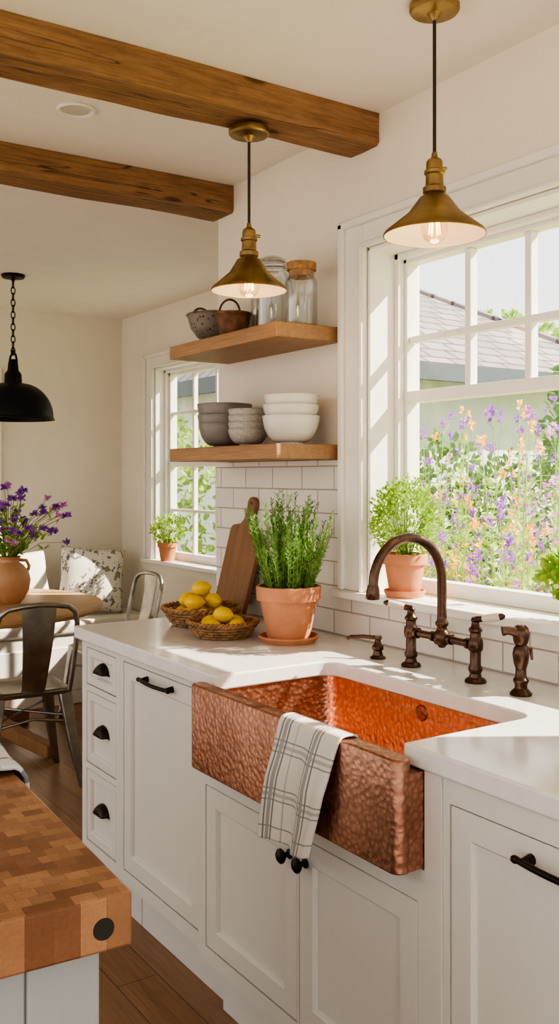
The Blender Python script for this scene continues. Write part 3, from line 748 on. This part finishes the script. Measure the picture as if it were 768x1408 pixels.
g.lathe([(0,0),(.008,0),(.008,.019),(0,.019)],18,X=X2); g.obj('hanging_hole','dark',o)

# ------------------------------------------------------------------ island
e=thing('kitchen_island','grey painted kitchen island with butcher block top','kitchen island',(-1.355,1.03,0),math.radians(-3))
g=G(); g.box(-1.0,0,0,1.15,.865,.93,0)
for i,f in enumerate(g.f):
    n=(Vector(g.v[f[1]])-Vector(g.v[f[0]])).cross(Vector(g.v[f[2]])-Vector(g.v[f[1]])).normalized()
    g.m[i]=0 if abs(n.z)>.5 else (1 if abs(n.y)>.5 else 2)
bt=g.obj('butcher_block_top',['butch_top','butch_side','butch_side2'],e,bevel=.004)
g=G(); g.lathe([(0,.001),(.0125,.001),(.0135,-.001),(.0135,-.003)],24,X=Matrix.Translation((-.036,0,.893))@Matrix.Rotation(pi/2,4,'X')); g.obj('bolt_cap','dark',e)
g=G(); g.box(-.94,-.04,.05,1.10,0,.8648); g.box(-.115,-.028,.035,.12,0,.8648); g.box(-.97,-.885,.035,.12,0,.8648); g.box(-.885,-.115,.042,.06,.78,.8648); g.box(-.885,-.115,.042,.06,0,.12)
g.box(-.115,-.028,1.03,1.115,0,.8648); g.obj('body','island',e,bevel=.003)
def isl(u,v):
    x=-.26+.30*u; y=-.13+.26*v; z=.003+.010*(noise.noise((u*3,v*3,1))+.6)
    if x>.0: z-= min(.05,(x)*1.6)*1.0; x=.0+min(.012,x)
    return (x,y,z)
cloth('kitchen_cloth',isl,40,30,'towel2',.007,'folded grey striped cloth on the butcher block','kitchen cloth',(-1.322,1.66,.934),math.radians(-3))

# ------------------------------------------------------------------ dining
TX,TY=-.466,5.05
e=thing('dining_table','round oak pedestal dining table','dining table',(TX,TY,0))
g=G(); g.lathe([(0,.715),(.70,.715),(.715,.722),(.72,.735),(.715,.748),(.705,.752),(0,.752)],80); g.obj('tabletop','table',e)
g=G(); g.lathe([(0,.714),(.22,.714),(.22,.68),(.10,.66),(.08,.60),(.06,.52),(.09,.40),(.115,.30),(.085,.22),(.12,.18),(.12,.10),(0,.10)],36); g.obj('pedestal','tableleg',e)
for k in range(4):
    a=math.radians(-45+90*k-8); g=G(); c,s=math.cos(a),math.sin(a); loops=[]
    for (rr,zc,hh,ww) in ((.06,.17,.06,.035),(.2,.15,.045,.035),(.35,.09,.035,.035),(.48,.05,.035,.038),(.54,.035,.034,.04)):
        loops.append([(rr*c-ww*s*q1,rr*s+ww*c*q1,max(.001,zc+hh*q2)) for q1,q2 in ((-1,-1),(1,-1),(1,1),(-1,1))])
    g.loft(loops); g.obj('foot','tableleg',e,bevel=.008)
def chair():
    e=thing('dining_chair','galvanized steel cafe chair pushed in at the round table','chair',(0,0,0))
    g=G(); g.loft([rrect(-.165,.165,-.165,.175,.05,.425),rrect(-.18,.18,-.18,.19,.055,.432),rrect(-.185,.185,-.185,.195,.055,.445),rrect(-.172,.172,-.172,.182,.05,.452),rrect(-.12,.12,-.12,.13,.04,.444)]); g.obj('seat','steel',e)
    for sx in (-1,1):
        for sy in (-1,1):
            loops=[]
            for t in (0,.12,.5,1):
                x=sx*(.150+.055*t+(.012 if t>.9 else 0)); y=sy*(.150+.06*t)+.005; z=.435*(1-t)+.001; w=.030*(1-t)+.015*t; d=.022*(1-t)+.012*t
                loops.append([(x-w,y-d,z),(x+w,y-d,z),(x+w,y+d,z),(x-w,y+d,z)])
            g=G(); g.loft(loops); g.obj('leg','steel',e,bevel=.006)
    g=G(); pts=[(-.165,-.165,.44),(-.172,-.185,.52),(-.182,-.215,.66),(-.180,-.238,.76),(-.168,-.250,.81),(-.135,-.258,.838),(-.06,-.265,.85),(0,-.267,.852),(.06,-.265,.85),(.135,-.258,.838),(.168,-.250,.81),(.180,-.238,.76),(.182,-.215,.66),(.172,-.185,.52),(.165,-.165,.44)]
    g.tube(pts,.0125,10); g.tube([(-.155,-.163,.30),(0,-.18,.33),(.155,-.163,.30)],.007,8); g.tube([(-.15,-.165,.33),(.15,.175,.33)],.006,6); g.tube([(.15,-.165,.33),(-.15,.175,.33)],.006,6)
    g.obj('back_frame','steel',e,angle=70)
    g=G(); L=[]
    for t in range(9):
        q=t/8; z=.446+.398*q; y=-.168-.098*math.sin(q*pi/2)**1.0; w=.052+.026*q; c=.010
        L.append([(-w,y,z),(0,y-c,z),(w,y,z),(w,y+.004,z),(0,y-c+.004,z),(-w,y+.004,z)])
    g.loft(L); g.obj('backrest','steel',e,angle=60)
    return e
c=chair(); c.location=(-.385,4.33,0); c.rotation_euler=(0,0,math.radians(-4)); c['group']='steel dining chairs'
c2=copytree(c); c2.location=(.36,5.07,0); c2.rotation_euler=(0,0,math.radians(90)); c2['label']='galvanized steel cafe chair on the window side of the table'
e=thing('flower_vase','round terracotta coloured clay vase on the dining table','vase',(-.25,4.96,.752))
g=G(); g.lathe([(0,0),(.055,0),(.075,.02),(.100,.07),(.108,.12),(.098,.165),(.07,.20),(.05,.215),(.048,.23),(.06,.245),(.054,.245),(.043,.228),(.045,.212),(.09,.165),(.10,.12),(.07,.025),(0,.012)],48); g.obj('body','terra2',e)
g=G(); g.tube([(.05,0,.225),(.09,0,.22),(.105,0,.19),(.098,0,.165)],.009,8); g.obj('handle','terra2',e)
e=thing('flower_bouquet','loose bouquet of purple wildflowers with green stems','flowers',(-.25,4.96,.80))
gs=G(); gb=G()
for k in range(72):
    a=R(0,2*pi); q=R(.1,1); top=Vector((.32*q*math.cos(a),.32*q*math.sin(a),.20+R(.10,.38)*(1.1-.45*q)))
    gs.tube([(.01*math.cos(a),.01*math.sin(a),.02),(.028*math.cos(a),.028*math.sin(a),.19),tuple(top*.55+Vector((0,0,.12))),tuple(top)],.0018,4,1)
    for i in range(5): 
        p=Vector((.028*math.cos(a),.028*math.sin(a),.19)).lerp(top,R(.1,.9)); gs.leaf(p,(R(-1,1),R(-1,1),R(.2,1)),.014,.045,0)
    for i in range(26):
        d=Vector((R(-1,1),R(-1,1),R(-.5,1))).normalized(); gb.leaf(top,d,.014,R(.018,.032),0 if k%4 else 1)
gs.obj('stems_and_leaves',['oreg','stem'],e,fix=False); gb.obj('blossoms',['purple','pink'],e,fix=False)
e=thing('drinking_glass','clear glass tumbler on the dining table','glass',(-.06,5.33,.752))
g=G(); g.lathe([(0,0),(.036,0),(.040,.01),(.042,.11),(.040,.11),(.037,.012),(0,.01)],30); g.obj('body','jar',e)
e=thing('banquette_bench','white painted built-in banquette bench with linen cushion','bench',(-.4,5.86,0))
g=G(); g.box(-1.6,1.31,-.22,.255,0,.43); 
for x in (-1.2,-.6,0,.6): g.box(x,x+.5,-.228,-.21,.09,.36)
g.obj('base','bench',e,bevel=.004)
g=G(); g.box(-1.6,1.30,-.24,.25,.431,.52); g.obj('seat_cushion','cushion',e,bevel=.03,seg=4)
def pillow(name,label,mat,w,h,d,loc,rot):
    n=20
    g=G()
    for sgn in (1,-1):
        vs=[];fs=[]
        for i in range(n+1):
            for j in range(n+1):
                u=2*i/n-1; v=2*j/n-1
                th=((1-abs(u)**3.2)*(1-abs(v)**3.2))**.5 if abs(u)<1 and abs(v)<1 else 0
                sx=1-.05*(1-abs(v))*abs(u); sz=1-.05*(1-abs(u))*abs(v)
                vs.append((u*w/2*sx,sgn*d/2*th,v*h/2*sz))
        for i in range(n):
            for j in range(n): fs.append((i*(n+1)+j,(i+1)*(n+1)+j,(i+1)*(n+1)+j+1,i*(n+1)+j+1))
        g.add(vs,fs)
    o=g.obj(name,mat,loc=loc,rot=rot,angle=80)
    bm=bmesh.new(); bm.from_mesh(o.data); bmesh.ops.remove_doubles(bm,verts=bm.verts,dist=.0005); bmesh.ops.recalc_face_normals(bm,faces=bm.faces); bm.to_mesh(o.data); bm.free()
    return tag(o,label,'pillow')
pillow('throw_pillow','cream throw pillow with a dark floral print','floral',.42,.42,.15,(.58,5.86,.745),(math.radians(-16),math.radians(6),math.radians(-14)))
pillow('throw_pillow','plain light linen throw pillow','cushion',.44,.40,.13,(.10,5.93,.735),(math.radians(-16),math.radians(-3),math.radians(3)))
pillow('throw_pillow','plain light linen throw pillow','cushion',.44,.40,.14,(-.40,5.93,.735),(math.radians(-16),math.radians(2),math.radians(-4)))

# ------------------------------------------------------------------ outside
g=G(); g.box(.2,30,-12,30,-.3,-.2); tag(g.obj('garden_lawn','grass'),'sunlit green lawn outside the window','lawn',kind='structure')
e=thing('neighbour_house','pale house with a grey shingled hip roof and dark gutter','house',(5.3,9,-.2))
hx0,hx1,hy0,hy1=-2.0,2.1,-2.35,2.4
g=G(); g.box(hx0,hx1,hy0,hy1,0,2.65); g.obj('walls','siding',e)
g=G(); o_=.3; ez=2.62; ch=[(hx0-o_,hy0-o_),(hx1+o_,hy0-o_),(hx1+o_,hy1+o_),(hx0-o_,hy1+o_)]
vs=[(x,y,ez) for x,y in ch]+[(-.7,0,3.95),(.9,0,3.95)]+[(x,y,ez-.05) for x,y in ch]
g.add(vs,[(0,1,5,4),(1,2,5),(2,3,4,5),(3,0,4),(6,7,8,9),(0,1,7,6),(1,2,8,7),(2,3,9,8),(3,0,6,9)])
g.tube([(-.7,0,3.95),(.9,0,3.95),(hx1+o_,hy0-o_,ez+.01)],.05,6); g.tube([(-.7,0,3.95),(hx0-o_,hy0-o_,ez+.01)],.05,6); g.obj('roof','roof',e)
g=G(); g.box(hx0-o_-.05,hx1+o_+.05,hy0-o_-.08,hy0-o_,ez-.14,ez+.02); g.box(hx0-o_-.08,hx0-o_,hy0-o_,hy1+o_,ez-.14,ez+.02); g.obj('gutter','gutter',e)
def leafblob(name,label,boxes,n,lw,ll,mat,cat):
    g=G()
    for (c,r) in boxes:
        for k in range(n):
            a=R(0,2*pi); q=R(-.6,1); s=math.sqrt(1-q*q); nn=Vector((s*math.cos(a),s*math.sin(a),q))
            rad=1+.22*noise.noise(nn*2.3+Vector(c))+R(-.12,.06)
            p=Vector(c)+Vector((nn.x*r[0],nn.y*r[1],nn.z*r[2]))*rad
            g.leaf(p,nn+Vector((R(-1,1),R(-1,1),R(-1,1))),lw*R(.7,1.3),ll*R(.7,1.3),0)
    o=g.obj(name,mat,fix=False); tag(o,label,cat,kind='stuff'); return o
hb=[((2.3+i*.6,5.75-.04*i,.50+.1*math.sin(i*2)),(.46,.34,1.1+.1*math.cos(i*3))) for i in range(4)]
leafblob('garden_hedge','dense green garden hedge below the neighbouring eaves',hb,1400,.05,.08,'hedge','hedge')
leafblob('garden_tree','leafy green tree beside the house',[((5.15,5.35,1.15),(.62,.5,1.45)),((5.3,4.4,.8),(.6,.5,1.05))],2400,.055,.09,'hedge','tree')
leafblob('garden_tree','tall leafy tree behind the house',[((13.5,14.5,2.6),(2.2,2.0,2.1))],2500,.16,.22,'leaf','tree')
leafblob('garden_shrub','bright green shrub outside the nook window',[((1.9,6.9,.7),(.5,.6,1.0)),((2.0,8.2,.9),(.6,.7,1.3))],900,.06,.09,'leaf','shrub')
def wild(kind,pm):
    e=thing('wildflower_plant','tall airy garden wildflowers with %s blossoms'%kind,'flowers')
    g=G(); b=G()
    for k in range(8):
        a=R(0,2*pi); ln=R(.05,.17); h=R(1.15,1.95); p=Vector((R(-.05,.05),R(-.05,.05),0)); pts=[p]
        for i in range(1,7):
            t=i/6; pts.append(Vector((p.x+math.cos(a)*ln*t**1.6+R(-.015,.015),p.y+math.sin(a)*ln*t**1.6+R(-.015,.015),h*t)))
        g.tube(pts,[.0038*(1-.7*i/6)+.0006 for i in range(7)],4,1)
        for i in range(56):
            t=R(.15,.88)*6; j=min(int(t),5); q=pts[j].lerp(pts[j+1],t-j); g.leaf(q,(R(-1,1),R(-1,1),R(0,.9)),.014,R(.04,.08),0)
        tips=[pts[-1]]
        for i in range(5):
            t=R(.52,.98)*6; j=min(int(t),5); q=pts[j].lerp(pts[j+1],t-j); d=Vector((R(-1,1),R(-1,1),R(.6,1.4))).normalized()*R(.05,.12)
            g.tube([q,q+d*.5,q+d],.0011,3,1); tips.append(q+d)
        for q in tips:
            if R(0,1)<.12: continue
            for i in range(14):
                d=Vector((R(-1,1),R(-1,1),R(-.3,1))).normalized(); b.leaf(q+Vector((0,0,R(-.02,.02))),d,.013,R(.014,.027),0)
    g.obj('stems_and_leaves',['leaf','stem'],e,fix=False)
    b.obj('blossoms',pm,e,fix=False)
    return e
T4=[wild('purple','purple'),wild('pink','pink'),wild('orange','orange'),wild('purple','purple')]
used=set(); placed=[]; k=0; tries=0
while k<40 and tries<9000:
    tries+=1
    y=R(1.6,4.8); x=y-1.95+R(-.4,1.05)
    if x<.56 or (y>2.7 and x<1.30) or y>4.9-.1*x: continue
    if any((x-a)**2+(y-b)**2<.33**2 for a,b in placed): continue
    placed.append((x,y))
    i=[0,1,3,0,1,2,3][k%7]; t=T4[i]
    if i in used: o=copytree(t)
    else: o=t; used.add(i)
    o.location=(x,y,-.2); o.rotation_euler=(0,0,R(0,6.28)); s=R(.88,1.04); o.scale=(s,s,s); o['group']='garden wildflowers'
    k+=1

# ------------------------------------------------------------------ light
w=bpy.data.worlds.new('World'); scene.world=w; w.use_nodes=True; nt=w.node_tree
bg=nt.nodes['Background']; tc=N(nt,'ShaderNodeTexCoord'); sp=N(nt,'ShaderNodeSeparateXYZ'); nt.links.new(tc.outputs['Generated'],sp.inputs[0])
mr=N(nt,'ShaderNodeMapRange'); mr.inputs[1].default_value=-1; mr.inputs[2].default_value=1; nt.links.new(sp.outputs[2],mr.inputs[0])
col=ramp(nt,mr.outputs[0],[(0,(1.0,.84,.66)),(.48,(.86,.77,.66)),(.53,(1.0,.97,.93)),(.8,(.92,.95,1.0))])  # warm bright stops below the horizon are added fill light for the ceiling
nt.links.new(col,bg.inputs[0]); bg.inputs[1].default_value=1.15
l=bpy.data.lights.new('sun','SUN'); l.energy=9.0; l.angle=math.radians(.8); l.color=(1,.90,.75)
o=bpy.data.objects.new('sun',l); COL.objects.link(o); o.rotation_euler=Vector((1,-.62,.98)).to_track_quat('Z','Y').to_euler()
scene.view_settings.view_transform='AgX'; scene.view_settings.look='AgX - High Contrast'; scene.view_settings.exposure=.55

# ------------------------------------------------------------------ camera
cam=bpy.data.cameras.new('camera'); co=bpy.data.objects.new('camera',cam); COL.objects.link(co); scene.camera=co
cam.sensor_fit='VERTICAL'; cam.sensor_height=36; cam.lens=36*1303/1408; cam.shift_y=-49/1408
co.location=(-1.83,0,1.42); co.rotation_euler=(pi/2,0,-math.radians(33.55)); cam.clip_start=.02
